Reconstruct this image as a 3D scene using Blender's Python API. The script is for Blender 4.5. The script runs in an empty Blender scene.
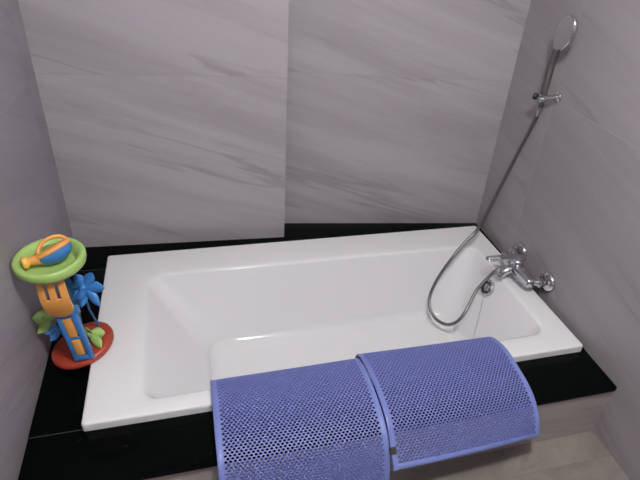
import bpy, bmesh, math, random
from mathutils import Vector, Matrix

C = bpy.context.scene
COL = C.collection
random.seed(4)
PI = math.pi

# ------------------------------------------------------------------ camera
cam_d = bpy.data.cameras.new('camera')
cam = bpy.data.objects.new('camera', cam_d)
COL.objects.link(cam)
cam_d.sensor_width = 36.0
cam_d.lens = 531.80 / 640 * 36.0
cam_d.shift_x = -23.52 / 640
cam_d.shift_y = 1.2 / 640
cam_d.clip_start = 0.02
cr = Vector((0.9609693227, -0.2656288095, 0.0773259101))
cu = Vector((0.0811449107, 0.5378357751, 0.8391353779))
cf = Vector((0.2644871722, 0.8001087517, -0.5383981065))
M = Matrix((cr, cu, -cf)).transposed().to_4x4()
M.translation = Vector((0.35732, -1.13441, 1.34515))
cam.matrix_world = M
C.camera = cam

# ------------------------------------------------------------------ world, lamp, exposure
w = bpy.data.worlds.new('world')
C.world = w
w.use_nodes = True
w.node_tree.nodes['Background'].inputs[0].default_value = (0.9, 0.93, 1.0, 1)
w.node_tree.nodes['Background'].inputs[1].default_value = 0.05
ld = bpy.data.lights.new('ceiling_lamp', 'POINT')
ld.shadow_soft_size = 0.06
ld.energy = 73
ld.color = (0.955, 1.0, 0.975)
lo = bpy.data.objects.new('ceiling_lamp', ld)
lo.location = (0.72, -0.80, 1.93)
COL.objects.link(lo)
vs = C.view_settings
vs.view_transform = 'Standard'
vs.look = 'None'
vs.exposure = 0.0
vs.gamma = 1.0
vs.use_curve_mapping = False


# ------------------------------------------------------------------ materials
def srgb(r, g, b):
    def f(c):
        c /= 255.0
        return c / 12.92 if c <= 0.04045 else ((c + 0.055) / 1.055) ** 2.4
    return (f(r), f(g), f(b), 1)


def mat(name, col, rough=0.5, metal=0.0, spec=0.5, bump=0.0, bscale=60.0, var=0.0):
    m = bpy.data.materials.new(name)
    m.use_nodes = True
    nt = m.node_tree
    b = nt.nodes['Principled BSDF']
    b.inputs['Base Color'].default_value = col
    b.inputs['Roughness'].default_value = rough
    b.inputs['Metallic'].default_value = metal
    b.inputs['Specular IOR Level'].default_value = spec
    if bump or var:
        tc = nt.nodes.new('ShaderNodeTexCoord')
        n = nt.nodes.new('ShaderNodeTexNoise')
        n.inputs['Scale'].default_value = bscale
        n.inputs['Detail'].default_value = 4
        nt.links.new(tc.outputs['Object'], n.inputs['Vector'])
        if bump:
            bp = nt.nodes.new('ShaderNodeBump')
            bp.inputs['Strength'].default_value = bump
            bp.inputs['Distance'].default_value = 0.002
            nt.links.new(n.outputs['Fac'], bp.inputs['Height'])
            nt.links.new(bp.outputs['Normal'], b.inputs['Normal'])
        if var:
            mx = nt.nodes.new('ShaderNodeMix')
            mx.data_type = 'RGBA'
            mx.inputs['A'].default_value = tuple(c * (1 - var) for c in col[:3]) + (1,)
            mx.inputs['B'].default_value = tuple(min(1, c * (1 + var)) for c in col[:3]) + (1,)
            nt.links.new(n.outputs['Fac'], mx.inputs['Factor'])
            nt.links.new(mx.outputs['Result'], b.inputs['Base Color'])
    return m


def tile_mat(name, size, off, base, dark, vein, angle, joint, rough=0.42, stretch=(0.75, 7.5), seed=0.0,
             vein_amt=0.42, joint_w=0.0016, blotch=False):
    """big stoneware tiles with slanting veins; UV is in metres on the surface"""
    m = bpy.data.materials.new(name)
    m.use_nodes = True
    nt = m.node_tree
    N = nt.nodes
    L = nt.links
    b = N['Principled BSDF']

    def math_(op, a, bb=None, clamp=False):
        n = N.new('ShaderNodeMath')
        n.operation = op
        n.use_clamp = clamp
        for i, x in enumerate((a, bb)):
            if x is None:
                continue
            if isinstance(x, (int, float)):
                n.inputs[i].default_value = x
            else:
                L.new(x, n.inputs[i])
        return n.outputs[0]

    uv = N.new('ShaderNodeUVMap')
    uv.uv_map = 'UVMap'
    sep = N.new('ShaderNodeSeparateXYZ')
    L.new(uv.outputs[0], sep.inputs[0])
    U, V = sep.outputs[0], sep.outputs[1]
    tu = math_('DIVIDE', math_('SUBTRACT', U, off[0]), size[0])
    tv = math_('DIVIDE', math_('SUBTRACT', V, off[1]), size[1])
    fu, fv = math_('FLOOR', tu), math_('FLOOR', tv)
    cell = N.new('ShaderNodeCombineXYZ')
    L.new(fu, cell.inputs[0])
    L.new(fv, cell.inputs[1])
    cell.inputs[2].default_value = seed
    wn = N.new('ShaderNodeTexWhiteNoise')
    L.new(cell.outputs[0], wn.inputs['Vector'])
    # distance to the joints in metres
    du = math_('MULTIPLY', math_('SUBTRACT', 0.5, math_('ABSOLUTE', math_('SUBTRACT', math_('FRACT', tu), 0.5))), size[0])
    dv = math_('MULTIPLY', math_('SUBTRACT', 0.5, math_('ABSOLUTE', math_('SUBTRACT', math_('FRACT', tv), 0.5))), size[1])
    jm = math_('LESS_THAN', math_('MINIMUM', du, dv), joint_w)
    # veins
    mp = N.new('ShaderNodeMapping')
    mp.vector_type = 'POINT'
    mp.inputs['Rotation'].default_value = (0, 0, -angle)
    L.new(uv.outputs[0], mp.inputs['Vector'])
    sc = N.new('ShaderNodeVectorMath')
    sc.operation = 'MULTIPLY'
    sc.inputs[1].default_value = (stretch[0], stretch[1], 1)
    L.new(mp.outputs[0], sc.inputs[0])
    rnd = N.new('ShaderNodeVectorMath')
    rnd.operation = 'SCALE'
    rnd.inputs['Scale'].default_value = 30
    L.new(wn.outputs['Color'], rnd.inputs[0])
    ad = N.new('ShaderNodeVectorMath')
    ad.operation = 'ADD'
    L.new(sc.outputs[0], ad.inputs[0])
    L.new(rnd.outputs[0], ad.inputs[1])

    def noise(vec, scale, detail, rough_=0.55, dist=0.0):
        n = N.new('ShaderNodeTexNoise')
        n.inputs['Scale'].default_value = scale
        n.inputs['Detail'].default_value = detail
        n.inputs['Roughness'].default_value = rough_
        n.inputs['Distortion'].default_value = dist
        L.new(vec, n.inputs['Vector'])
        return n.outputs['Fac']

    def remap(x, a, bb):
        n = N.new('ShaderNodeMapRange')
        n.interpolation_type = 'SMOOTHSTEP'
        n.inputs['From Min'].default_value = a
        n.inputs['From Max'].default_value = bb
        L.new(x, n.inputs['Value'])
        return n.outputs['Result']

    band = remap(noise(ad.outputs[0], 0.9, 5, 0.6, 0.4), 0.33, 0.68)
    thin = noise(ad.outputs[0], 1.0, 4, 0.52, 0.3)
    thinl = math_('SUBTRACT', 1.0, remap(math_('ABSOLUTE', math_('SUBTRACT', thin, 0.52)), 0.0, 0.042))
    mask = remap(noise(ad.outputs[0], 0.6, 2), 0.46, 0.62)
    veinf = math_('MULTIPLY', math_('MULTIPLY', thinl, mask), vein_amt)
    fine = noise(uv.outputs[0], 90 if not blotch else 14, 5, 0.65)

    def mix(f, a, bb):
        n = N.new('ShaderNodeMix')
        n.data_type = 'RGBA'
        for k, x in (('Factor', f), ('A', a), ('B', bb)):
            if isinstance(x, (int, float, tuple)):
                n.inputs[k].default_value = x
            else:
                L.new(x, n.inputs[k])
        return n.outputs['Result']

    c = mix(band, dark, base)
    c = mix(veinf, c, vein)
    tone = math_('MULTIPLY', math_('SUBTRACT', wn.outputs['Value'], 0.5), 0.09)
    finea = math_('MULTIPLY', math_('SUBTRACT', fine, 0.5), 0.13 if not blotch else 0.5)
    k = math_('ADD', 1.0, math_('ADD', tone, finea))
    vm = N.new('ShaderNodeVectorMath')
    vm.operation = 'SCALE'
    L.new(c, vm.inputs[0])
    L.new(k, vm.inputs['Scale'])
    c = mix(jm, vm.outputs[0], joint)
    L.new(c, b.inputs['Base Color'])
    b.inputs['Roughness'].default_value = rough
    b.inputs['Specular IOR Level'].default_value = 0.35
    return m


TB, TD, TV, TJ = srgb(170, 163, 168), srgb(154, 147, 151), srgb(120, 113, 116), srgb(158, 151, 155)
m_back = tile_mat('stone_tile_back_wall', (4.0, 1.2), (-1.0, 0.742 - 1.2), TB, TD, TV, math.radians(-17), TJ, seed=3.0)
m_back_r = tile_mat('stone_tile_back_wall_recess', (4.0, 1.2), (-1.0, 0.730 - 1.2), TB, TD, TV, math.radians(-17), TJ, seed=8.0)
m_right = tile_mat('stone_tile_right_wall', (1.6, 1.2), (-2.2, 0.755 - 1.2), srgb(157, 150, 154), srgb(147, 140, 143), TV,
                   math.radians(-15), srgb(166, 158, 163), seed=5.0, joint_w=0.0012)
m_left = tile_mat('stone_tile_left_wall', (1.2, 1.2), (-0.33, 0.745 - 1.2), srgb(156, 148, 156), srgb(142, 135, 142), TV,
                  math.radians(-24), srgb(146, 138, 144), seed=11.0, vein_amt=0.4)
m_riser = tile_mat('stone_tile_tub_front', (1.2, 0.6), (-0.6, -0.245), srgb(176, 165, 162), srgb(158, 148, 146), TV,
                   math.radians(-4), srgb(140, 130, 128), seed=2.0)
m_floor = tile_mat('floor_tile', (1.2, 0.6), (0.62 - 1.2, -0.279 - 1.2), srgb(137, 127, 121), srgb(117, 109, 104), srgb(96, 88, 84),
                   math.radians(20), srgb(122, 113, 107), rough=0.5, stretch=(3.0, 5.0), seed=7.0, vein_amt=0.3,
                   joint_w=0.0018, blotch=True)
m_ceil = mat('white_ceiling', srgb(226, 222, 222), 0.8, bump=0.05)
m_tub = mat('white_acrylic', srgb(234, 231, 233), 0.09, spec=0.45, var=0.01, bscale=8)
m_chrome = mat('chrome', srgb(205, 205, 208), 0.10, metal=1.0, var=0.03, bscale=30)
m_chrome_soft = mat('brushed_steel_hose', srgb(140, 138, 136), 0.30, metal=1.0, var=0.05, bscale=80)
m_black_rubber = mat('black_rubber', srgb(18, 18, 20), 0.5, bump=0.1)
m_spray = mat('grey_spray_face', srgb(150, 146, 148), 0.35, metal=0.3, var=0.04, bscale=90)
m_mat = mat('blue_pvc', srgb(112, 119, 180), 0.52, spec=0.4, var=0.06, bscale=40)
m_mat_edge = mat('blue_pvc_edge', srgb(116, 126, 188), 0.38, spec=0.4, var=0.04, bscale=40)
m_tag = mat('dark_brown_tag', srgb(52, 46, 44), 0.7, bump=0.2, bscale=300)
m_blue = mat('toy_blue_plastic', srgb(62, 124, 192), 0.32, var=0.04, bscale=20)
m_teal = mat('toy_dark_teal_plastic', srgb(30, 84, 116), 0.35, var=0.05, bscale=20)
m_lime = mat('toy_lime_plastic', srgb(160, 190, 108), 0.35, var=0.04, bscale=20)
m_orange = mat('toy_orange_plastic', srgb(226, 156, 80), 0.35, var=0.04, bscale=20)
m_yellow = mat('toy_amber_plastic', srgb(238, 180, 84), 0.35, var=0.04, bscale=20)
m_red = mat('toy_red_plastic', srgb(172, 64, 46), 0.4, var=0.06, bscale=20)


def granite():
    m = bpy.data.materials.new('black_granite')
    m.use_nodes = True
    nt = m.node_tree
    b = nt.nodes['Principled BSDF']
    tc = nt.nodes.new('ShaderNodeTexCoord')
    v = nt.nodes.new('ShaderNodeTexVoronoi')
    v.inputs['Scale'].default_value = 75
    nt.links.new(tc.outputs['Object'], v.inputs['Vector'])
    lt = nt.nodes.new('ShaderNodeMath')
    lt.operation = 'LESS_THAN'
    lt.inputs[1].default_value = 0.10
    nt.links.new(v.outputs['Distance'], lt.inputs[0])
    n = nt.nodes.new('ShaderNodeTexNoise')
    n.inputs['Scale'].default_value = 11
    nt.links.new(tc.outputs['Object'], n.inputs['Vector'])
    g = nt.nodes.new('ShaderNodeMath')
    g.operation = 'GREATER_THAN'
    g.inputs[1].default_value = 0.60
    nt.links.new(n.outputs['Fac'], g.inputs[0])
    mu = nt.nodes.new('ShaderNodeMath')
    mu.operation = 'MULTIPLY'
    nt.links.new(lt.outputs[0], mu.inputs[0])
    nt.links.new(g.outputs[0], mu.inputs[1])
    mx = nt.nodes.new('ShaderNodeMix')
    mx.data_type = 'RGBA'
    mx.inputs['A'].default_value = (0.0012, 0.0022, 0.0018, 1)
    mx.inputs['B'].default_value = (0.06, 0.06, 0.055, 1)
    nt.links.new(mu.outputs[0], mx.inputs['Factor'])
    nt.links.new(mx.outputs['Result'], b.inputs['Base Color'])
    b.inputs['Roughness'].default_value = 0.16
    b.inputs['Specular IOR Level'].default_value = 0.07
    return m


m_granite = granite()


# ------------------------------------------------------------------ mesh helpers
def obj(name, bm, m, parent=None, smooth=True, angle=40):
    bmesh.ops.recalc_face_normals(bm, faces=bm.faces)
    me = bpy.data.meshes.new(name)
    bm.to_mesh(me)
    bm.free()
    if smooth:
        for p in me.polygons:
            p.use_smooth = True
        try:
            me.set_sharp_from_angle(angle=math.radians(angle))
        except Exception:
            pass
    me.materials.append(m)
    o = bpy.data.objects.new(name, me)
    COL.objects.link(o)
    if parent:
        o.parent = parent
        pm = parent.matrix_basis.copy()
        q = parent
        while q.parent:
            q = q.parent
            pm = q.matrix_basis @ pm
        o.matrix_parent_inverse = Matrix.Identity(4)
        o.matrix_basis = pm.inverted()      # geometry is written in world metres
    return o


def thing(name, loc, label, cat, group=None):
    o = bpy.data.objects.new(name, None)
    o.empty_display_size = 0.05
    o.location = loc
    COL.objects.link(o)
    tag(o, label, cat, group)
    return o


def tag(o, label, cat, group=None):
    o['label'] = label
    o['category'] = cat
    if group:
        o['group'] = group


def box(bm, a, b, bevel=0.0, seg=2, mtx=None):
    r = bmesh.ops.create_cube(bm, size=1)
    vs_ = r['verts']
    for v in vs_:
        v.co = Vector([a[i] + (v.co[i] + 0.5) * (b[i] - a[i]) for i in range(3)])
    if bevel:
        es = list({e for v in vs_ for e in v.link_edges})
        rr = bmesh.ops.bevel(bm, geom=es, offset=bevel, segments=seg, profile=0.5, affect='EDGES')
        vs_ = list({v for f in rr['faces'] for v in f.verts} | {v for v in vs_ if v.is_valid})
    if mtx is not None:
        bmesh.ops.transform(bm, matrix=mtx, verts=[v for v in vs_ if v.is_valid])
    return vs_


def frame(axis, hint=(0, 0, 1)):
    z = Vector(axis).normalized()
    h = Vector(hint)
    if abs(z.dot(h.normalized())) > 0.98:
        h = Vector((1, 0, 0))
    x = h.cross(z).normalized()
    y = z.cross(x)
    return x, y, z


def lathe(bm, origin, axis, prof, n=40, hint=(0, 0, 1), sx=1.0, sy=1.0, close=True):
    """prof: (radius, height) along axis"""
    x, y, z = frame(axis, hint)
    o = Vector(origin)
    rings = []
    for r, h in prof:
        ring = []
        if r < 1e-6:
            ring = [bm.verts.new(o + z * h)]
        else:
            for i in range(n):
                a = 2 * PI * i / n
                ring.append(bm.verts.new(o + z * h + x * (r * sx * math.cos(a)) + y * (r * sy * math.sin(a))))
        rings.append(ring)
    for A, B in zip(rings, rings[1:]):
        if len(A) == 1 and len(B) == 1:
            continue
        for i in range(n):
            j = (i + 1) % n
            if len(A) == 1:
                bm.faces.new((A[0], B[i], B[j]))
            elif len(B) == 1:
                bm.faces.new((A[i], A[j], B[0]))
            else:
                bm.faces.new((A[i], A[j], B[j], B[i]))
    if close:
        for R_ in (rings[0], rings[-1]):
            if len(R_) > 2:
                bm.faces.new(R_)
    return rings


def catmull(pts, n=8):
    P = [Vector(p) for p in pts]
    out = []
    for i in range(len(P) - 1):
        p0 = P[i - 1] if i else P[0] * 2 - P[1]
        p1, p2 = P[i], P[i + 1]
        p3 = P[i + 2] if i + 2 < len(P) else P[-1] * 2 - P[-2]
        for k in range(n):
            t = k / n
            out.append(0.5 * ((2 * p1) + (p2 - p0) * t + (2 * p0 - 5 * p1 + 4 * p2 - p3) * t * t
                              + (3 * p1 - p0 - 3 * p2 + p3) * t ** 3))
    out.append(P[-1])
    return out


def tube(bm, pts, rad, n=12, cap=True):
    """rad: number or list per point"""
    P = [Vector(p) for p in pts]
    R_ = rad if isinstance(rad, (list, tuple)) else [rad] * len(P)
    t0 = (P[1] - P[0]).normalized()
    x = t0.orthogonal().normalized()
    rings = []
    for i, p in enumerate(P):
        t = (P[min(i + 1, len(P) - 1)] - P[max(i - 1, 0)]).normalized()
        x = (x - t * x.dot(t)).normalized()
        y = t.cross(x)
        rings.append([bm.verts.new(p + (x * math.cos(2 * PI * k / n) + y * math.sin(2 * PI * k / n)) * R_[i]) for k in range(n)])
    for A, B in zip(rings, rings[1:]):
        for i in range(n):
            j = (i + 1) % n
            bm.faces.new((A[i], A[j], B[j], B[i]))
    if cap:
        bm.faces.new(rings[0])
        bm.faces.new(rings[-1])


def torus(bm, c, axis, R1, r, n=36, k=10, sx=1.0, sy=1.0, hint=(0, 0, 1), a0=0.0, a1=2 * PI):
    x, y, z = frame(axis, hint)
    c = Vector(c)
    full = abs(a1 - a0 - 2 * PI) < 1e-6
    rings = []
    m = n if full else n + 1
    for i in range(m):
        a = a0 + (a1 - a0) * i / n
        d = x * math.cos(a) * sx + y * math.sin(a) * sy
        dn = d.normalized()
        rings.append([bm.verts.new(c + d * R1 + (dn * math.cos(2 * PI * q / k) + z * math.sin(2 * PI * q / k)) * r) for q in range(k)])
    for i in range(m if full else m - 1):
        A, B = rings[i], rings[(i + 1) % m]
        for q in range(k):
            j = (q + 1) % k
            bm.faces.new((A[q], A[j], B[j], B[q]))
    if not full:
        bm.faces.new(rings[0])
        bm.faces.new(rings[-1])


def prism_uv(name, plan, z0, z1, m, u_dir, u_org=(0, 0)):
    """vertical prism over a plan polygon; UV = metres along u_dir and height"""
    bm = bmesh.new()
    lo_ = [bm.verts.new((x, y, z0)) for x, y in plan]
    hi = [bm.verts.new((x, y, z1)) for x, y in plan]
    n = len(plan)
    for i in range(n):
        j = (i + 1) % n
        bm.faces.new((lo_[i], lo_[j], hi[j], hi[i]))
    bm.faces.new(lo_)
    bm.faces.new(hi)
    uvl = bm.loops.layers.uv.new('UVMap')
    d = Vector((u_dir[0], u_dir[1])).normalized()
    for f in bm.faces:
        for l in f.loops:
            co = l.vert.co
            l[uvl].uv = ((co.x - u_org[0]) * d.x + (co.y - u_org[1]) * d.y, co.z)
    return bm


def struct(o):
    o['kind'] = 'structure'
    return o


# ------------------------------------------------------------------ the room
XL, XR = -0.149, 1.7245
ZF, ZC = -0.245, 2.06
YB = -1.9


def xr_at(y):
    """the right-hand wall runs a touch out of square"""
    return 1.7205 + 0.0244 * (y + 0.178)


# back wall: two slightly skewed runs of tile, the left one standing proud
XS = 0.7500
BL0, BL1 = (XL, 0.9905), (XS, 0.9417)
BR0, BR1 = (XS, 1.0700), (1.80, 0.9217)
bm = prism_uv('wall_back', [BL0, BL1, BR0, (XS, 1.16), (XL - 0.1, 1.16), (XL - 0.1, 0.9958)], ZF, ZC, m_back, (1, -0.054))
struct(obj('wall_back', bm, m_back, smooth=False))
bm = prism_uv('wall_back_recess', [BR0, BR1, (1.80, 1.16), (XS, 1.16)], ZF, ZC, m_back_r, (1, -0.141))
struct(obj('wall_back_right', bm, m_back_r, smooth=False))
bm = prism_uv('wall_left', [(XL, YB), (XL, 1.0), (XL - 0.1, 1.0), (XL - 0.1, YB)], ZF, ZC, m_left, (0, 1))
struct(obj('wall_left', bm, m_left, smooth=False))
bm = prism_uv('wall_right', [(xr_at(YB), YB), (xr_at(0.95), 0.95), (XR + 0.12, 0.95), (XR + 0.12, YB)], ZF, ZC, m_right, (0, -1))
struct(obj('wall_right', bm, m_right, smooth=False))
bm = prism_uv('wall_front', [(XL - 0.1, YB), (XR + 0.1, YB), (XR + 0.1, YB - 0.1), (XL - 0.1, YB - 0.1)], ZF, ZC, m_left, (1, 0))
struct(obj('wall_front', bm, m_left, smooth=False))
bm = prism_uv('wall_tub_front', [(XL, -0.172), (xr_at(-0.172), -0.172), (xr_at(-0.11), -0.11), (XL, -0.11)], ZF, -0.024, m_riser, (1, 0))
struct(obj('wall_tub_front', bm, m_riser, smooth=False))


def slab_flat(name, x0, x1, y0, y1, z0, z1, m):
    bm = bmesh.new()
    box(bm, (x0, y0, z0), (x1, y1, z1))
    uvl = bm.loops.layers.uv.new('UVMap')
    for f in bm.faces:
        for l in f.loops:
            l[uvl].uv = (l.vert.co.x, l.vert.co.y)
    return struct(obj(name, bm, m, smooth=False))


slab_flat('floor', XL - 0.1, XR + 0.1, YB - 0.1, -0.112, ZF - 0.1, ZF, m_floor)
slab_flat('ceiling', XL - 0.1, XR + 0.1, YB - 0.1, 1.16, ZC, ZC + 0.1, m_ceil)

# ------------------------------------------------------------------ black granite ledge (slabs with fine seams, a hole for the tub)
bm = bmesh.new()


def slab(plan, bev):
    lo_ = [bm.verts.new((x, y, -0.022)) for x, y in plan]
    hi = [bm.verts.new((x, y, 0.0)) for x, y in plan]
    for i in range(len(plan)):
        j = (i + 1) % len(plan)
        bm.faces.new((lo_[i], lo_[j], hi[j], hi[i]))
    bm.faces.new(lo_)
    f = bm.faces.new(hi)
    bmesh.ops.bevel(bm, geom=list(f.edges), offset=bev, segments=3, profile=0.5, affect='EDGES')


g = 0.001
slab([(XL + g, -0.181), (xr_at(-0.181) - g, -0.181), (xr_at(0.0045) - g, 0.0045), (XL + g, 0.0045)], 0.004)
slab([(XL + g, 0.0055), (0.060, 0.0055), (0.060, 0.8090), (XL + g, 0.8090)], 0.001)
slab([(1.650, 0.0055), (xr_at(0.0055) - g, 0.0055), (xr_at(0.809) - g, 0.8090), (1.650, 0.8090)], 0.001)
# back slab follows the two skewed runs of wall
slab([(XL + g, 0.8100), (xr_at(0.81) - g, 0.8100), (xr_at(0.929) - g, 0.9300), (XS + 0.002, 1.0685), (XS, 0.9405), (XL + g, 0.9890)], 0.001)
o = obj('stone_ledge', bm, m_granite, angle=30)
m_grout = mat('grey_seam_grout', srgb(62, 64, 62), 0.7, bump=0.1)
for ya, yb in ((0.0044, 0.0056), (0.8089, 0.8101)):
    bm = bmesh.new()
    box(bm, (XL + .001, ya, -0.020), (0.060, yb, 0.0003))
    obj('grout_line', bm, m_grout, o, smooth=False)
tag(o, 'polished black granite ledge running round the white bathtub', 'ledge')

# ------------------------------------------------------------------ bathtub
LT, WT = 1.70, 0.857


def rrect(x0, x1, y0, y1, r, z, nc=10, nx=26, ny=14):
    """rounded rectangle, fixed vertex count, counter-clockwise from the front-left corner"""
    pts = []

    def line(a, b, n):
        for i in range(n):
            t = (i + 0.5) / n
            pts.append((a[0] + (b[0] - a[0]) * t, a[1] + (b[1] - a[1]) * t, z))

    def arc(cx, cy, a0):
        for i in range(nc + 1):
            a = a0 + PI / 2 * i / nc
            pts.append((cx + r * math.cos(a), cy + r * math.sin(a), z))
    arc(x0 + r, y0 + r, PI)
    line((x0 + r, y0), (x1 - r, y0), nx)
    arc(x1 - r, y0 + r, -PI / 2)
    line((x1, y0 + r), (x1, y1 - r), ny)
    arc(x1 - r, y1 - r, 0)
    line((x1 - r, y1), (x0 + r, y1), nx)
    arc(x0 + r, y1 - r, PI / 2)
    line((x0, y1 - r), (x0, y0 + r), ny)
    return pts


def lerp(a, b, t):
    return a + (b - a) * t


IN = (0.160, 1.602, 0.066, 0.690)      # inner rim edge
FL = (0.400, 1.485, 0.150, 0.606)      # foot of the basin walls
ZFL = -0.300
OX0, OX1, OY0, OY1 = -0.005, 1.703, -0.005, 0.862
loops = []
e = 0.008
loops.append(rrect(OX0 + e, OX1 - e, OY0 + e, OY1 - e, 0.010, 0.0006))
loops.append(rrect(OX0, OX1, OY0, OY1, 0.010, 0.0015))
loops.append(rrect(OX0, OX1, OY0, OY1, 0.010, 0.024))
for k in range(1, 6):
    a = PI / 2 * k / 5
    d = 0.007 * (1 - math.cos(a))
    loops.append(rrect(OX0 + d, OX1 - d, OY0 + d, OY1 - d, 0.010, 0.024 + 0.007 * math.sin(a)))
d = 0.028
loops.append(rrect(OX0 + d, OX1 - d, OY0 + d, OY1 - d, 0.015, 0.0312))


def skew(lp, k=1.0):
    """the front wall of the basin runs slightly towards the back at the tap end"""
    out = []
    for x, y, z in lp:
        wgt = max(0.0, min(1.0, (0.40 - y) / 0.30))
        out.append((x, y + k * wgt * (0.034 * (x - IN[0]) / (IN[1] - IN[0]) - 0.008), z))
    return out


# rim dips a touch, rolls over (softly at the sloping left end), then the basin walls fall to a rounded floor
roll = [(-0.030, 0.0307, 1.8), (-0.014, 0.0295, 2.2), (-0.006, 0.0275, 2.6), (-0.0015, 0.0245, 4.0), (0.0, 0.0205, 1.0)]
for e, z, ml in roll:
    loops.append(skew(rrect(IN[0] + e * ml * 1.1, IN[1] - e, IN[2] + e, IN[3] - e, 0.055, z)))
Z0 = 0.0205
nw = 16
RB = 0.045
for k in range(1, nw + 1):
    t = k / nw
    z = lerp(Z0, ZFL + RB, t)
    ease = t * (0.72 + 0.28 * t)
    loops.append(skew(rrect(lerp(IN[0], FL[0] - 0.035, ease * 0.65 + t * 0.35), lerp(IN[1], FL[1] + 0.010, t),
                            lerp(IN[2], FL[2] - 0.012, t), lerp(IN[3], FL[3] + 0.012, t), lerp(0.055, 0.11, t), z)))
for k in range(1, 8):
    a = PI / 2 * k / 7
    s, c = math.sin(a), 1 - math.cos(a)
    z = ZFL + RB * (1 - s)
    loops.append(skew(rrect(FL[0] - 0.035 + 0.085 * c, FL[1] + 0.010 - 0.055 * c, FL[2] - 0.012 + 0.050 * c,
                            FL[3] + 0.012 - 0.050 * c, 0.11, z)))
loops.append(skew(rrect(FL[0] + 0.25, FL[1] - 0.25, FL[2] + 0.16, FL[3] - 0.16, 0.03, ZFL - 0.003)))

tub = thing('bathtub', (LT / 2, WT / 2, 0.0), 'white rectangular drop-in bathtub set in the black granite ledge', 'bathtub')
bm = bmesh.new()
rings = [[bm.verts.new(p) for p in lp] for lp in loops]
n = len(rings[0])
for A, B in zip(rings, rings[1:]):
    for i in range(n):
        j = (i + 1) % n
        bm.faces.new((A[i], A[j], B[j], B[i]))
bm.faces.new(rings[-1])
obj('shell', bm, m_tub, tub, angle=60)


def basin_right_x(z):
    t = (Z0 - z) / (Z0 - (ZFL + RB))
    return lerp(IN[1], FL[1] + 0.010, t)


# overflow: chrome ring with a dark mouth on the sloping right-hand end of the basin
oz, oy = -0.042, 0.463
ox = basin_right_x(oz)
slope = (IN[1] - FL[1] - 0.010) / (Z0 - ZFL - RB)
nrm = Vector((-1, 0, slope)).normalized()
bm = bmesh.new()
lathe(bm, (ox, oy, oz), nrm, [(0.0365, -0.003), (0.0380, 0.006), (0.0370, 0.014), (0.0325, 0.0180), (0.0285, 0.0155), (0.0270, 0.005), (0.0, 0.005)], 40)
ov = obj('overflow_cover', bm, m_chrome, tub)
bm = bmesh.new()
lathe(bm, Vector((ox, oy, oz)) + nrm * 0.0052, nrm, [(0.0266, 0.0), (0.0266, 0.003), (0.024, 0.0045), (0.0, 0.0045)], 32)
obj('overflow_mouth', bm, m_black_rubber, ov)
bm = bmesh.new()
hk = Vector((ox, oy, oz)) + nrm * 0.009
lathe(bm, hk, nrm, [(0.0185, -0.003), (0.0185, 0.002), (0.015, 0.005), (0.007, 0.006), (0.0065, 0.008), (0.0, 0.009)], 24)
torus(bm, hk + nrm * 0.012, (0, 1, 0), 0.005, 0.0014, 20, 8)
obj('chain_hook', bm, m_chrome, ov)
# plug chain of small beads
path = []
for k in range(9):
    t = k / 8
    z = lerp(oz - 0.004, -0.250, t)
    y = lerp(oy, 0.358, t)
    path.append((basin_right_x(z) - 0.0065 - 0.012 * (1 - t) ** 3, y, z))
path += [(1.462, 0.325, -0.276), (1.435, 0.295, ZFL + 0.012)]
cp = catmull(path, 10)
bm = bmesh.new()
tube(bm, cp, 0.0009, 6)
acc = 0
last = cp[0]
for q in cp:
    acc += (q - last).length
    last = q
    if acc > 0.0058:
        acc = 0
        r = bmesh.ops.create_icosphere(bm, subdivisions=1, radius=0.0021)
        bmesh.ops.translate(bm, verts=r['verts'], vec=q)
obj('plug_chain', bm, m_chrome, tub)

# ------------------------------------------------------------------ bath mixer on the right wall
fx = 1.654
fz = 0.092
FYb, FYf = 0.5235, 0.3020
FM = 0.5 * (FYb + FYf)
fau = thing('bath_mixer_tap', (XR, FM, fz), 'chrome bath mixer tap with flat lever on the right wall above the tub', 'tap')
for y in (FYb, FYf):
    xw = xr_at(y)
    bm = bmesh.new()
    lathe(bm, (xw - 0.0005, y, fz), (-1, 0, 0), [(0.0450, 0), (0.0450, 0.005), (0.0430, 0.011), (0.035, 0.0170), (0.024, 0.020), (0.018, 0.023)], 40)
    obj('wall_flange', bm, m_chrome, fau)
    bm = bmesh.new()
    tube(bm, catmull([(xw - 0.018, y, fz), (xw - 0.040, y, fz), (fx + 0.008, lerp(y, FM, 0.10), fz)], 5), 0.0135, 16)
    lathe(bm, (xw - 0.026, y, fz), (-1, 0, 0), [(0.018, 0), (0.0205, 0.002), (0.0205, 0.022), (0.017, 0.025)], 6)
    obj('union_nut', bm, m_chrome, fau, angle=25)
# body: one stout cast piece, thicker in the middle, with a soft square section
bm = bmesh.new()
ys = [FYf - 0.004 + (FYb - FYf + 0.008) * i / 30 for i in range(31)]
sec = []
for y in ys:
    k = abs(y - FM) / (0.5 * (ys[-1] - ys[0]))
    r_ = 0.0310 - 0.0100 * k ** 1.6
    if k > 0.9:
        r_ *= math.sqrt(max(0.15, 1 - ((k - 0.9) / 0.1) ** 2 * 0.8))
    ring = []
    for q in range(28):
        a = 2 * PI * q / 28
        ca, sa = math.cos(a), math.sin(a)
        ring.append(bm.verts.new((fx + r_ * 1.02 * math.copysign(abs(ca) ** 0.75, ca), y, fz - 0.004 + r_ * 0.92 * math.copysign(abs(sa) ** 0.75, sa))))
    sec.append(ring)
for A, B in zip(sec, sec[1:]):
    for i in range(28):
        j = (i + 1) % 28
        bm.faces.new((A[i], A[j], B[j], B[i]))
bm.faces.new(sec[0])
bm.faces.new(sec[-1])
obj('body', bm, m_chrome, fau, angle=60)
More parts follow.
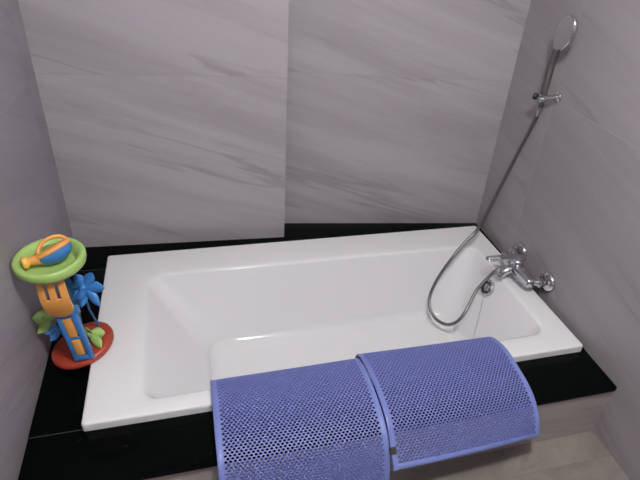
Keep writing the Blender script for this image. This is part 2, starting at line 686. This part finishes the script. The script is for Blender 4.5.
# short spout reaching over the basin below the lever
bm = bmesh.new()
sp = catmull([(fx - 0.010, FM + 0.010, fz - 0.006), (fx - 0.034, FM + 0.010, fz - 0.010), (fx - 0.054, FM + 0.010, fz - 0.020), (fx - 0.064, FM + 0.010, fz - 0.034)], 6)
tube(bm, sp, [lerp(0.022, 0.0155, i / (len(sp) - 1)) for i in range(len(sp))], 22)
sp_o = obj('spout', bm, m_chrome, fau, angle=55)
bm = bmesh.new()
d = (sp[-1] - sp[-3]).normalized()
lathe(bm, sp[-1] - d * 0.002, d, [(0.0160, 0), (0.0165, 0.003), (0.0155, 0.011), (0.011, 0.011), (0.010, 0.006), (0, 0.006)], 24)
obj('aerator', bm, m_chrome, sp_o)
# cartridge dome and looped lever
ly = FM + 0.012
bm = bmesh.new()
lathe(bm, (fx, ly, fz + 0.016), (-0.08, 0, 1), [(0.0265, 0), (0.027, 0.008), (0.0265, 0.016), (0.023, 0.023), (0.014, 0.027), (0, 0.028)], 32)
obj('cartridge_cap', bm, m_chrome, fau, angle=50)
bm = bmesh.new()
NL = 14
ltip = 0.168
sec = []
for i in range(NL + 1):
    t = i / NL
    x = fx + 0.024 - ltip * 0.62 * t
    z = fz + 0.044 + 0.004 * math.sin(t * PI * 0.6)
    y = ly + 0.020 * t * t * 0.4
    hw = lerp(0.0225, 0.0165, t) * (1 if t > 0.12 else 0.82)
    th = lerp(0.0085, 0.0050, t)
    ring = []
    for k in range(18):
        a = 2 * PI * k / 18
        cx, sx_ = math.cos(a), math.sin(a)
        ring.append(bm.verts.new((x, y + hw * math.copysign(abs(cx) ** 0.6, cx), z + th * math.copysign(abs(sx_) ** 0.6, sx_))))
    sec.append(ring)
for A, B in zip(sec, sec[1:]):
    for i in range(18):
        j = (i + 1) % 18
        bm.faces.new((A[i], A[j], B[j], B[i]))
bm.faces.new(sec[0])
bm.faces.new(sec[-1])
xe = fx + 0.024 - ltip * 0.62
ye = ly + 0.008
ze = fz + 0.044 + 0.004 * math.sin(PI * 0.6)
loop_ = []
for k in range(17):
    a = -PI / 2 + PI * k / 16
    loop_.append((xe - ltip * 0.38 + 0.0165 - 0.0165 * math.cos(a), ye + 0.004 + 0.0130 * math.sin(a), ze - 0.002))
loop_ = [(xe + 0.004, ye - 0.0125, ze)] + loop_ + [(xe + 0.004, ye + 0.0125, ze)]
tube(bm, catmull(loop_, 3), 0.0052, 12)
obj('lever', bm, m_chrome, fau, angle=50)
# outlet for the hose under the body
bm = bmesh.new()
lathe(bm, (1.600, 0.471, 0.0425), (0.62, -0.28, 0.42), [(0.0095, -0.002), (0.0130, 0.000), (0.0130, 0.018), (0.010, 0.020), (0.010, 0.055)], 20)
obj('hose_outlet', bm, m_chrome, fau, angle=35)

# ------------------------------------------------------------------ shower holder, hand shower and hose
xw = xr_at(0.585)
hold = thing('shower_holder', (xw, 0.582, 0.770), 'small chrome holder on the right wall clasping the hand shower', 'bracket')
bm = bmesh.new()
lathe(bm, (xw - 0.0005, 0.583, 0.772), (-1, 0, 0), [(0.0205, 0), (0.0205, 0.005), (0.017, 0.009), (0.0095, 0.011), (0.0080, 0.013), (0.0080, 0.040)], 28)
obj('wall_plate', bm, m_chrome, hold)
bm = bmesh.new()
torus(bm, (1.670, 0.582, 0.770), (0.01, 0.03, 1), 0.0195, 0.0045, 32, 10, hint=(1, 0, 0))
lathe(bm, (1.670, 0.582, 0.757), (0.01, 0.03, 1), [(0.0150, 0.003), (0.0155, 0), (0.0180, 0), (0.0195, 0.002), (0.0195, 0.024), (0.0165, 0.026), (0.0150, 0.024), (0.0150, 0.003)], 28, close=False)
obj('clip', bm, m_chrome, hold)
bm = bmesh.new()
lathe(bm, (1.655, 0.596, 0.770), (-0.75, 0.66, 0.05), [(0.0, -0.002), (0.0095, 0), (0.0125, 0.003), (0.0125, 0.013), (0.009, 0.0165), (0, 0.017)], 24)
obj('clamp_knob', bm, m_black_rubber, hold)
bm = bmesh.new()
tube(bm, [(1.646, 0.574, 0.768), (1.700, 0.556, 0.779)], 0.0048, 12)
obj('pin', bm, m_chrome, hold)

hs = thing('hand_shower', (1.669, 0.580, 0.74), 'chrome hand shower with an oval head high on the right wall', 'shower head')
hn = Vector((-0.955, -0.02, -0.25))
hup = Vector((0.0, -0.331, 0.943)).normalized()
hn = (hn - hup * hn.dot(hup)).normalized()
hc = Vector((1.652, 0.5485, 1.0115))
hx = hup.cross(hn).normalized()
bm = bmesh.new()
hp = catmull([(1.6690, 0.580, 0.722), (1.6695, 0.5815, 0.770), (1.671, 0.586, 0.830), (1.675, 0.5925, 0.890), (1.676, 0.590, 0.930), (1.671, 0.576, 0.968), (1.668, 0.560, 1.000)], 6)
hr = []
for i in range(len(hp)):
    t = i / (len(hp) - 1)
    hr.append(0.0105 + 0.0030 * math.sin(min(1, t / 0.6) * PI * 0.8) + 0.0075 * max(0, (t - 0.45) / 0.55) ** 1.2)
tube(bm, hp, hr, 20)
obj('handle', bm, m_chrome_soft, hs, angle=60)
# egg-shaped head: broad at the top, narrowing into the handle
def egg(a, r):
    c, s_ = math.cos(a), math.sin(a)
    wdt = 0.0475 * (1.0 + 0.20 * c) if c < 0 else 0.0475
    return hup * (0.0665 * c * r) + hx * (wdt * s_ * r)


bm = bmesh.new()
prev = None
for r_, h in ((0.86, -0.0015), (0.95, 0.0), (1.0, 0.004), (1.0, 0.010), (0.94, 0.017), (0.78, 0.024), (0.50, 0.029), (0.2, 0.031)):
    ring = [bm.verts.new(hc - hn * h + egg(2 * PI * k / 44, r_)) for k in range(44)]
    if prev:
        for k in range(44):
            q = (k + 1) % 44
            bm.faces.new((prev[k], prev[q], ring[q], ring[k]))
    else:
        bm.faces.new(ring)
    prev = ring
bm.faces.new(prev)
obj('head', bm, m_chrome, hs, angle=50)
bm = bmesh.new()
prev = None
for r_, h in ((0.90, 0.0), (0.88, 0.0022), (0.45, 0.003)):
    ring = [bm.verts.new(hc + hn * h + egg(2 * PI * k / 44, r_)) for k in range(44)]
    if prev:
        for k in range(44):
            q = (k + 1) % 44
            bm.faces.new((prev[k], prev[q], ring[q], ring[k]))
    prev = ring
bm.faces.new(prev)
for rr, cnt in ((0.2, 6), (0.4, 12), (0.6, 18), (0.78, 24)):
    for k in range(cnt):
        r = bmesh.ops.create_icosphere(bm, subdivisions=1, radius=0.0016)
        bmesh.ops.translate(bm, verts=r['verts'], vec=hc + hn * 0.003 + egg(2 * PI * k / cnt, rr))
obj('spray_face', bm, m_spray, hs)

hose_pts = [(1.6690, 0.5800, 0.7340), (1.6675, 0.5810, 0.705), (1.66, 0.589, 0.6471), (1.65, 0.6095, 0.5542), (1.62, 0.6279, 0.3787), (1.565, 0.6308, 0.167), (1.51, 0.622, 0.1037),
            (1.445, 0.6036, 0.0276), (1.40, 0.6043, -0.0732), (1.375, 0.5957, -0.1568), (1.365, 0.5598, -0.2042), (1.375, 0.5028, -0.2253), (1.40, 0.4484, -0.2153),
            (1.43, 0.421, -0.1809), (1.46, 0.4261, -0.1408), (1.49, 0.4461, -0.1035), (1.52, 0.4687, -0.0598), (1.55, 0.4753, -0.0204), (1.575, 0.4770, 0.0120), (1.600, 0.4710, 0.0420)]
hose_c = catmull(hose_pts, 10)
for _ in range(3):
    hose_c = [hose_c[0]] + [(a + b * 2 + c) / 4 for a, b, c in zip(hose_c, hose_c[1:], hose_c[2:])] + [hose_c[-1]]
bm = bmesh.new()
# spiral-wound jacket: fine ribs along the tube
fine = []
for a, b in zip(hose_c, hose_c[1:]):
    L_ = (b - a).length
    k = max(1, int(L_ / 0.0018))
    for i in range(k):
        fine.append(a.lerp(b, i / k))
fine.append(hose_c[-1])
tube(bm, fine, [0.0076 if i % 3 else 0.0066 for i in range(len(fine))], 12)
hose = obj('shower_hose', bm, m_chrome_soft, angle=70)
tag(hose, 'grey ribbed metal hose hanging from the hand shower and looping into the tub', 'hose')
for nm, a, b in (('hose_cone', hose_c[0], hose_c[4]), ('hose_cone', hose_c[-1], hose_c[-8])):
    bm = bmesh.new()
    lathe(bm, a, (b - a), [(0.0115, -0.001), (0.0115, 0.012), (0.0095, 0.022), (0.0082, 0.034)], 20)
    obj(nm, bm, m_chrome, hose, angle=40)


# ------------------------------------------------------------------ bath mats over the tub's front rim
def resample(prof, m):
    c = catmull([(0, y, z) for y, z in prof], 12)
    cum = [0]
    for a, b in zip(c, c[1:]):
        cum.append(cum[-1] + (b - a).length)
    T = cum[-1]
    out = []
    j = 0
    for i in range(m + 1):
        s = T * i / m
        while j < len(cum) - 2 and cum[j + 1] < s:
            j += 1
        t = (s - cum[j]) / max(1e-9, cum[j + 1] - cum[j])
        out.append(c[j].lerp(c[j + 1], t))
    return out, T


def bath_mat(x0, x1, prof0, prof1, label):
    MR = 200
    P0, T0 = resample(prof0, MR)
    P1, T1 = resample(prof1, MR)
    T = 0.5 * (T0 + T1)
    W = x1 - x0

    def S(s, t, lift=0.0):
        def ev(P, t):
            f = min(max(t / T, 0), 1) * MR
            i = min(int(f), MR - 1)
            return P[i].lerp(P[i + 1], f - i), (P[i + 1] - P[i])
        a, da = ev(P0, t)
        b, db = ev(P1, t)
        k = s / W
        p = a.lerp(b, k)
        d_ = da.lerp(db, k)
        nn = Vector((0, d_.z, -d_.y)).normalized()
        if nn.z < 0 and abs(nn.z) > 0.5:
            nn = -nn
        bow = 0.004 * math.sin(k * PI) * min(1, t / T)
        q = Vector((x0 + s, p.y - bow, p.z))
        return q + nn * lift
    root = thing('bath_mat', S(W / 2, T * 0.45), label, 'bath mat', 'blue perforated bath mats over the tub rim')
    B = 0.0165
    cx_n = int(round((W - 2 * B) / 0.0128))
    cy_n = int(round((T - 2 * B) / 0.0078))
    px, py = (W - 2 * B) / cx_n, (T - 2 * B) / cy_n
    bm = bmesh.new()
    cache = {}

    def V(i2, j2, fx_=None, fy_=None, hole=None):
        key = (i2, j2, hole)
        if key not in cache:
            s = B + i2 * px / 2 if fx_ is None else fx_
            t = B + j2 * py / 2 if fy_ is None else fy_
            cache[key] = bm.verts.new(S(s, t))
        return cache[key]
    for j in range(cy_n):
        for i in range(-1, cx_n):
            i2 = 2 * i + (j % 2)
            lo2, hi2 = i2, i2 + 2
            if lo2 < 0 or hi2 > 2 * cx_n:
                a, b = max(lo2, 0), min(hi2, 2 * cx_n)
                if b > a:
                    bm.faces.new((V(a, 2 * j), V(b, 2 * j), V(b, 2 * j + 1), V(b, 2 * j + 2), V(a, 2 * j + 2), V(a, 2 * j + 1)))
                continue
            o8 = [(i2, 2 * j), (i2 + 1, 2 * j), (i2 + 2, 2 * j), (i2 + 2, 2 * j + 1), (i2 + 2, 2 * j + 2), (i2 + 1, 2 * j + 2), (i2, 2 * j + 2), (i2, 2 * j + 1)]
            cxs, cys = B + (i2 + 1) * px / 2, B + (2 * j + 1) * py / 2
            hw, hh = px * 0.39, py * 0.49
            h8 = []
            for k, (ii, jj) in enumerate(o8):
                ddx, ddy = (ii - i2 - 1), (jj - 2 * j - 1)
                sc = 0.62 if (ddx and ddy) else 1.0
                h8.append(V(ii, jj, cxs + ddx * hw * sc, cys + ddy * hh * sc, (i, j)))
            for k in range(8):
                q = (k + 1) % 8
                bm.faces.new((V(*o8[k]), V(*o8[q]), h8[q], h8[k]))
    o = obj('mesh_panel', bm, m_mat, root, smooth=False)
    md = o.modifiers.new('thickness', 'SOLIDIFY')
    md.thickness = 0.0070
    md.offset = 0
    # solid welt all the way round
    bm = bmesh.new()
    ns, ntt = 40, 90
    th = 0.0041

    def strip(fn, m):
        rows = []
        for i in range(m + 1):
            rows.append([bm.verts.new(q) for q in fn(i / m)])
        k = len(rows[0])
        for A, Bq in zip(rows, rows[1:]):
            for i in range(k):
                jn = (i + 1) % k
                bm.faces.new((A[i], A[jn], Bq[jn], Bq[i]))
        bm.faces.new(rows[0])
        bm.faces.new(rows[-1])

    def cross(fun, a, b):
        # rounded flat band between offsets a and b
        c_, h_ = (a + b) / 2, (b - a) / 2
        out = []
        for k in range(12):
            an = 2 * PI * k / 12
            ca, sa = math.cos(an), math.sin(an)
            out.append(fun(c_ + h_ * math.copysign(abs(ca) ** 0.5, ca), th * math.copysign(abs(sa) ** 0.5, sa)))
        return out
    strip(lambda u: cross(lambda s, l: S(s, u * T, l), 0.0, B + 0.0005), ntt)
    strip(lambda u: cross(lambda s, l: S(s, u * T, l), W - B - 0.0005, W), ntt)
    strip(lambda u: cross(lambda t, l: S(lerp(B * 0.5, W - B * 0.5, u), t, l), 0.0, B + 0.0005), ns)
    strip(lambda u: cross(lambda t, l: S(lerp(B * 0.5, W - B * 0.5, u), t, l), T - B - 0.0005, T), ns)
    bo = obj('border', bm, m_mat_edge, root, angle=50)
    bo['label'] = 'solid lighter blue border'
    return root, S, T, W


profL = [(0.132, -0.13), (0.127, -0.06), (0.118, -0.005), (0.090, 0.0300), (0.039, 0.0465), (-0.024, 0.0555), (-0.086, 0.0545), (-0.148, 0.0435),
         (-0.203, 0.0195), (-0.236, -0.020), (-0.266, -0.085), (-0.280, -0.15), (-0.285, -0.185)]
profLL = [(0.132, -0.13), (0.126, -0.06), (0.115, -0.005), (0.086, 0.0300), (0.037, 0.0445), (-0.024, 0.0525), (-0.086, 0.0515), (-0.147, 0.0415),
          (-0.202, 0.0185), (-0.234, -0.021), (-0.262, -0.085), (-0.274, -0.15), (-0.279, -0.185)]
bath_mat(0.361, 0.8570, profLL, profL, 'blue perforated bath mat on the left, hanging lower over the tub rim')
profR0 = [(0.150, -0.12), (0.145, -0.06), (0.137, -0.004), (0.112, 0.0250), (0.070, 0.0385), (0.013, 0.0485), (-0.040, 0.0525), (-0.090, 0.0505), (-0.170, 0.0335),
          (-0.225, -0.014), (-0.252, -0.038), (-0.278, -0.063)]
profR1 = [(0.150, -0.14), (0.146, -0.07), (0.139, -0.014), (0.113, 0.0170), (0.065, 0.0375), (0.018, 0.0465), (-0.020, 0.0455), (-0.050, 0.0415), (-0.102, 0.0352),
          (-0.143, 0.0262), (-0.183, 0.0080), (-0.215, -0.0220), (-0.237, -0.053), (-0.249, -0.085)]
rm, S, T, W = bath_mat(0.8620, 1.386, profR0, profR1, 'blue perforated bath mat on the right with a small dark tag on its edge')
bm = bmesh.new()
ring_rows = []
for t in (T - 0.066, T - 0.055, T - 0.044):
    ring_rows.append([bm.verts.new(S(s, t, l)) for s, l in ((-0.002, 0.0048), (0.0175, 0.0048), (0.0175, -0.0048), (-0.002, -0.0048))])
for A, B in zip(ring_rows, ring_rows[1:]):
    for i in range(4):
        j = (i + 1) % 4
        bm.faces.new((A[i], A[j], B[j], B[i]))
bm.faces.new(ring_rows[0])
bm.faces.new(ring_rows[-1])
o = obj('tag', bm, m_tag, rm, smooth=False)
o['label'] = 'small dark brown tag'

# ------------------------------------------------------------------ toy palm-island tower on the ledge by the left wall
tt = thing('toy_tower', (-0.048, 0.345, 0.0), 'plastic toy palm tower with red base and lime dish by the left wall', 'toy')
base_n = Vector((-0.255, -0.01, 1)).normalized()
bc = Vector((-0.0330, 0.3250, 0.0290))
bm = bmesh.new()
lathe(bm, bc, base_n, [(0.094, -0.004), (0.0985, 0.000), (0.1005, 0.008), (0.099, 0.016), (0.093, 0.0205), (0.074, 0.0215), (0.045, 0.025), (0.024, 0.031), (0.0, 0.032)], 56)
obj('base', bm, m_red, tt, angle=50)
dc = Vector((-0.0505, 0.275, 0.417))
tr_pts = catmull([bc + base_n * 0.028, (-0.050, 0.352, 0.12), (-0.040, 0.345, 0.20), (-0.040, 0.325, 0.29), (-0.048, 0.300, 0.36), dc + Vector((0, 0, -0.02))], 6)
bm = bmesh.new()
tube(bm, tr_pts, [lerp(0.022, 0.013, i / (len(tr_pts) - 1)) + (0.0018 if i % 3 == 0 else 0) for i in range(len(tr_pts))], 18)
obj('trunk', bm, m_teal, tt, angle=60)
# lime dish: a round tray with a fat rolled rim
bm = bmesh.new()
lathe(bm, dc, (-0.02, -0.03, 1), [(0.0, -0.022), (0.050, -0.022), (0.070, -0.021), (0.086, -0.018), (0.0935, -0.010), (0.0955, -0.003), (0.0960, 0.011), (0.092, 0.0165),
                                  (0.085, 0.0175), (0.078, 0.014), (0.071, 0.004), (0.063, -0.010), (0.0, -0.0125)], 64, sx=1.03, sy=0.99)
obj('dish', bm, m_lime, tt, angle=50)


def leaf(bm, root_, direction, length, width, droop, side=(0, 0, 1), nl=10, notch=0.0, tip=0.55):
    d = Vector(direction).normalized()
    s = Vector(side).cross(d)
    if s.length < 0.05:
        s = Vector((1, 0, 0)).cross(d)
    s.normalize()
    up = d.cross(s)
    if up.z < 0:
        up = -up
    rows = []
    for i in range(nl + 1):
        t = i / nl
        wv = width * (0.34 + 0.66 * math.sin(min(1, t / tip) * PI / 2)) if t < tip else width * math.cos(((t - tip) / (1 - tip)) * PI / 2) ** 0.8
        wv = max(wv, 0.0012)
        c = Vector(root_) + d * (length * t) - Vector((0, 0, 1)) * (droop * t * t)
        r = []
        for k in (-1, -0.5, 0, 0.5, 1):
            r.append(c + s * (wv * k / 2) + up * (0.16 * wv * (abs(k) ** 1.5) * -1 + 0.0))
        rows.append((r, up))
    top = [[bm.verts.new(p + u * 0.0014) for p in r] for r, u in rows]
    bot = [[bm.verts.new(p - u * 0.0014) for p in r] for r, u in rows]
    for A, Bq in zip(top, top[1:]):
        for i in range(4):
            bm.faces.new((A[i], A[i + 1], Bq[i + 1], Bq[i]))
    for A, Bq in zip(bot, bot[1:]):
        for i in range(4):
            bm.faces.new((A[i + 1], A[i], Bq[i], Bq[i + 1]))
    for i in range(nl):
        for e in (0, 4):
            bm.faces.new((top[i][e], bot[i][e], bot[i + 1][e], top[i + 1][e]))
    for e in (0, -1):
        for i in range(4):
            bm.faces.new((top[e][i], top[e][i + 1], bot[e][i + 1], bot[e][i]))


# blue palm crown on a branch to the right of the trunk
pc = Vector((0.006, 0.330, 0.268))
bm = bmesh.new()
tube(bm, catmull([(-0.040, 0.340, 0.215), (-0.022, 0.330, 0.232), (-0.004, 0.318, 0.248), pc], 6), [0.012] * 19, 14)
br = obj('branch', bm, m_blue, tt)
toR, toU, toV = Vector((0.97, -0.24, 0.05)), Vector((0.06, 0.42, 0.90)), Vector((-0.22, -0.80, 0.55))
for ang, ln, wd, dr in ((8, 0.068, 0.036, 0.012), (58, 0.060, 0.034, 0.002), (118, 0.050, 0.034, 0.0), (165, 0.048, 0.032, 0.004),
                        (-42, 0.066, 0.028, 0.018), (-100, 0.050, 0.032, 0.016), (-150, 0.046, 0.030, 0.012)):
    a = math.radians(ang)
    dv = toR * math.cos(a) + toU * math.sin(a) + toV * 0.18
    bm = bmesh.new()
    leaf(bm, pc, dv, ln, wd, dr, side=toV)
    obj('leaf', bm, m_blue if ang != 165 else m_teal, br, angle=70)
bm = bmesh.new()
r = bmesh.ops.create_uvsphere(bm, u_segments=18, v_segments=12, radius=0.012)
bmesh.ops.translate(bm, verts=r['verts'], vec=pc + toV * 0.006)
obj('crown_boss', bm, m_blue, br)
# slim blue stay between base and crown
bm = bmesh.new()
tube(bm, [(0.012, 0.385, 0.056), (0.002, 0.352, 0.16), (0.000, 0.335, 0.245)], 0.0035, 10)
obj('stay', bm, m_blue, tt)
# lime leaves low on both sides, blue leaves at the trunk's foot
for nm, root_, leaves_, mm in (
        ('palm_sprig', (-0.096, 0.284, 0.198), (((-1, .1, .20), .050, .046, .004), ((-.75, -.05, -.80), .066, .034, .006), ((-.1, -.4, .5), .036, .034, .0)), m_lime),
        ('palm_sprig', (-0.004, 0.312, 0.092), (((1, .0, .10), .046, .036, .006), ((.55, -.75, -.25), .062, .032, .006), ((-.1, -.3, 1), .040, .026, .0)), m_lime),
        ('palm_sprig', (-0.078, 0.295, 0.150), (((-.9, -.3, .05), .048, .030, .008), ((-.7, -.5, -.55), .046, .028, .010), ((.4, -.6, -.3), .040, .024, .0)), m_blue)):
    bm = bmesh.new()
    q = Vector(root_)
    tube(bm, [Vector((-0.046, 0.345, q.z - 0.02)), (q + Vector((-0.046, 0.345, q.z - 0.02))) / 2 + Vector((0, 0, 0.004)), q], 0.007, 10)
    r = bmesh.ops.create_uvsphere(bm, u_segments=14, v_segments=10, radius=0.010)
    bmesh.ops.translate(bm, verts=r['verts'], vec=q)
    sp_ = obj(nm, bm, mm, tt)
    for dv, ln, wd, dr in leaves_:
        bm = bmesh.new()
        leaf(bm, q, dv, ln, wd, dr, side=(-0.2, -0.75, 0.6))
        obj('leaf', bm, mm, sp_, angle=70)

# ------------------------------------------------------------------ toy rake leaning on the tower
E0 = Vector((-0.0150, 0.236, 0.0605))          # foot of the handle, on the red base
E1 = Vector((-0.0490, 0.234, 0.369))          # tips of the tines
rk = thing('toy_rake', E0, 'orange three-pronged toy rake with blue slotted handle propped on the red base', 'toy')
Wd = (E1 - E0).normalized()
Uv = Vector((0.985, -0.05, 0.0))
Uv = (Uv - Wd * Uv.dot(Wd)).normalized()
Nv = Uv.cross(Wd).normalized()
if Nv.y > 0:
    Nv = -Nv
Uv = Wd.cross(Nv) if Wd.cross(Nv).x > 0 else -Wd.cross(Nv)


def rp(u, w_, n_):
    return E0 + Uv * u + Wd * w_ + Nv * n_


RM = Matrix((Uv, Wd, Nv)).transposed().to_4x4()
RM.translation = E0
HL = 0.206
bm = bmesh.new()
# blue handle: two rails, three rungs, a collar
for s in (-1, 1):
    box(bm, (s * 0.0215 - 0.0075, 0.0, -0.009), (s * 0.0215 + 0.0075, HL, 0.009), 0.003, 3, RM)
for a, b in ((0.0, 0.018), (0.088, 0.097), (HL - 0.030, HL)):
    box(bm, (-0.025, a, -0.0085), (0.025, b, 0.0085), 0.0025, 3, RM)
box(bm, (-0.033, HL - 0.022, -0.011), (0.038, HL + 0.004, 0.007), 0.004, 3, RM)
hd = obj('handle', bm, m_blue, rk, angle=40)
for a, b in ((0.0205, 0.0870), (0.0980, HL - 0.0305)):
    bm = bmesh.new()
    box(bm, (-0.0145, a + 0.003, -0.007), (0.0095, b, 0.0105), 0.003, 3, RM)
    i_ = obj('inlay', bm, m_orange, hd, angle=40)
    i_['label'] = 'orange inlay'
# orange head: bowed plate ending in three tines
bm = bmesh.new()
H0, H1, H2 = HL - 0.006, HL + 0.062, HL + 0.110


def bow(w_):
    t = (w_ - H0) / (H2 - H0)
    return 0.013 + 0.013 * math.sin(t * PI)


def half(w_):
    t = (w_ - H0) / (H1 - H0)
    if t < 0.5:
        return 0.0255 + 0.0125 * math.sin(min(1, t / 0.5) * PI / 2)
    return 0.038


def plate(pts_rows):
    top = [[bm.verts.new(rp(u, w_, bow(w_) + 0.005 + 0.004 * (1 - (u / 0.040) ** 2))) for u, w_ in row] for row in pts_rows]
    bot = [[bm.verts.new(rp(u, w_, bow(w_) - 0.005 + 0.004 * (1 - (u / 0.040) ** 2))) for u, w_ in row] for row in pts_rows]
    k = len(top[0])
    for A, Bq in zip(top, top[1:]):
        for i in range(k - 1):
            bm.faces.new((A[i], A[i + 1], Bq[i + 1], Bq[i]))
    for A, Bq in zip(bot, bot[1:]):
        for i in range(k - 1):
            bm.faces.new((A[i + 1], A[i], Bq[i], Bq[i + 1]))
    for i in range(len(top) - 1):
        for e in (0, k - 1):
            bm.faces.new((top[i][e], bot[i][e], bot[i + 1][e], top[i + 1][e]))
    for e in (0, -1):
        for i in range(k - 1):
            bm.faces.new((top[e][i], top[e][i + 1], bot[e][i + 1], bot[e][i]))


rows = []
for i in range(9):
    t = i / 8
    w_ = lerp(H0, H1, t)
    h = half(w_)
    rows.append([(h * (-1 + 2 * k / 12), w_ - (0.006 * (1 - (2 * k / 12 - 1) ** 2) if i == 0 else 0)) for k in range(13)])
plate(rows)
for c_ in (-0.0292, 0.0, 0.0292):
    rows = []
    for i in range(13):
        t = i / 12
        w_ = lerp(H1 - 0.004, H2 + 0.010, t)
        h = 0.0092 - 0.0008 * t
        if t > 0.85:
            h *= math.sqrt(max(0.08, 1 - ((t - 0.85) / 0.15) ** 2))
        rows.append([(c_ * (1 - 0.04 * t) + h * (-1 + 2 * k / 4), w_) for k in range(5)])
    plate(rows)
# soft webs where the tines leave the plate
o = obj('rake_head', bm, m_orange, rk, angle=40)
bv = o.modifiers.new('soft', 'BEVEL')
bv.width = 0.002
bv.segments = 2
bv.limit_method = 'ANGLE'

# ------------------------------------------------------------------ toy watering can lying in the dish
wc = dc + Vector((0.004, -0.002, 0.026))
can = thing('toy_watering_can', wc, 'small blue and orange toy watering can lying in the lime dish', 'toy')
la = Vector((0.86, 0.42, 0.30)).normalized()                       # long axis, spout end to tail
ua = Vector((-0.42, 0.28, 0.84))
ua = (ua - la * ua.dot(la)).normalized()                           # towards the open orange side
sa_ = la.cross(ua).normalized()


def cp_(a, b, c):
    return wc + la * a + sa_ * b + ua * c


bm = bmesh.new()
NS, NR = 28, 10
rings = []
for j in range(NR + 1):
    t = j / NR
    an = t * PI / 2
    rr = math.cos(an)
    dz = -0.036 * math.sin(an)
    if j == NR:
        rings.append([bm.verts.new(cp_(0.012, 0, dz))])
    else:
        rings.append([bm.verts.new(cp_(0.012 + 0.050 * rr * math.cos(2 * PI * k / NS), 0.034 * rr * math.sin(2 * PI * k / NS), dz)) for k in range(NS)])
for A, Bq in zip(rings, rings[1:]):
    for i in range(NS):
        j = (i + 1) % NS
        if len(Bq) == 1:
            bm.faces.new((A[i], A[j], Bq[0]))
        else:
            bm.faces.new((A[i], A[j], Bq[j], Bq[i]))
bm.faces.new(rings[0])
obj('hull', bm, m_blue, can, angle=60)
bm = bmesh.new()
prof = [(1.0, 0.0), (1.03, 0.002), (1.03, 0.006), (0.95, 0.010), (0.70, 0.013), (0.0, 0.014)]
rings = []
for rr, h in prof:
    if rr == 0:
        rings.append([bm.verts.new(cp_(0.012, 0, h))])
    else:
        rings.append([bm.verts.new(cp_(0.012 + 0.051 * rr * math.cos(2 * PI * k / NS), 0.035 * rr * math.sin(2 * PI * k / NS), h)) for k in range(NS)])
for A, Bq in zip(rings, rings[1:]):
    for i in range(NS):
        j = (i + 1) % NS
        if len(Bq) == 1:
            bm.faces.new((A[i], A[j], Bq[0]))
        else:
            bm.faces.new((A[i], A[j], Bq[j], Bq[i]))
bm.faces.new(rings[0])
obj('lid', bm, m_orange, can, angle=50)
bm = bmesh.new()
hpnt = []
for k in range(13):
    a = PI * k / 12
    hpnt.append(cp_(0.016 + 0.040 * math.cos(a), 0.0, 0.010 + 0.026 * math.sin(a)))
tube(bm, hpnt, 0.0055, 12)
obj('handle', bm, m_orange, can)
bm = bmesh.new()
spn = [cp_(-0.022, 0, -0.004), cp_(-0.042, 0, 0.003), cp_(-0.060, 0, 0.008)]
tube(bm, catmull(spn, 5), [lerp(0.017, 0.011, i / 10) for i in range(11)], 16)
so = obj('spout', bm, m_orange, can)
bm = bmesh.new()
lathe(bm, spn[-1], (spn[-1] - spn[-2]), [(0.010, -0.006), (0.017, 0.0), (0.0185, 0.006), (0.0165, 0.011), (0.008, 0.014), (0, 0.0145)], 26)
ro = obj('rose', bm, m_yellow, so, angle=50)
ro['label'] = 'amber sprinkler rose'
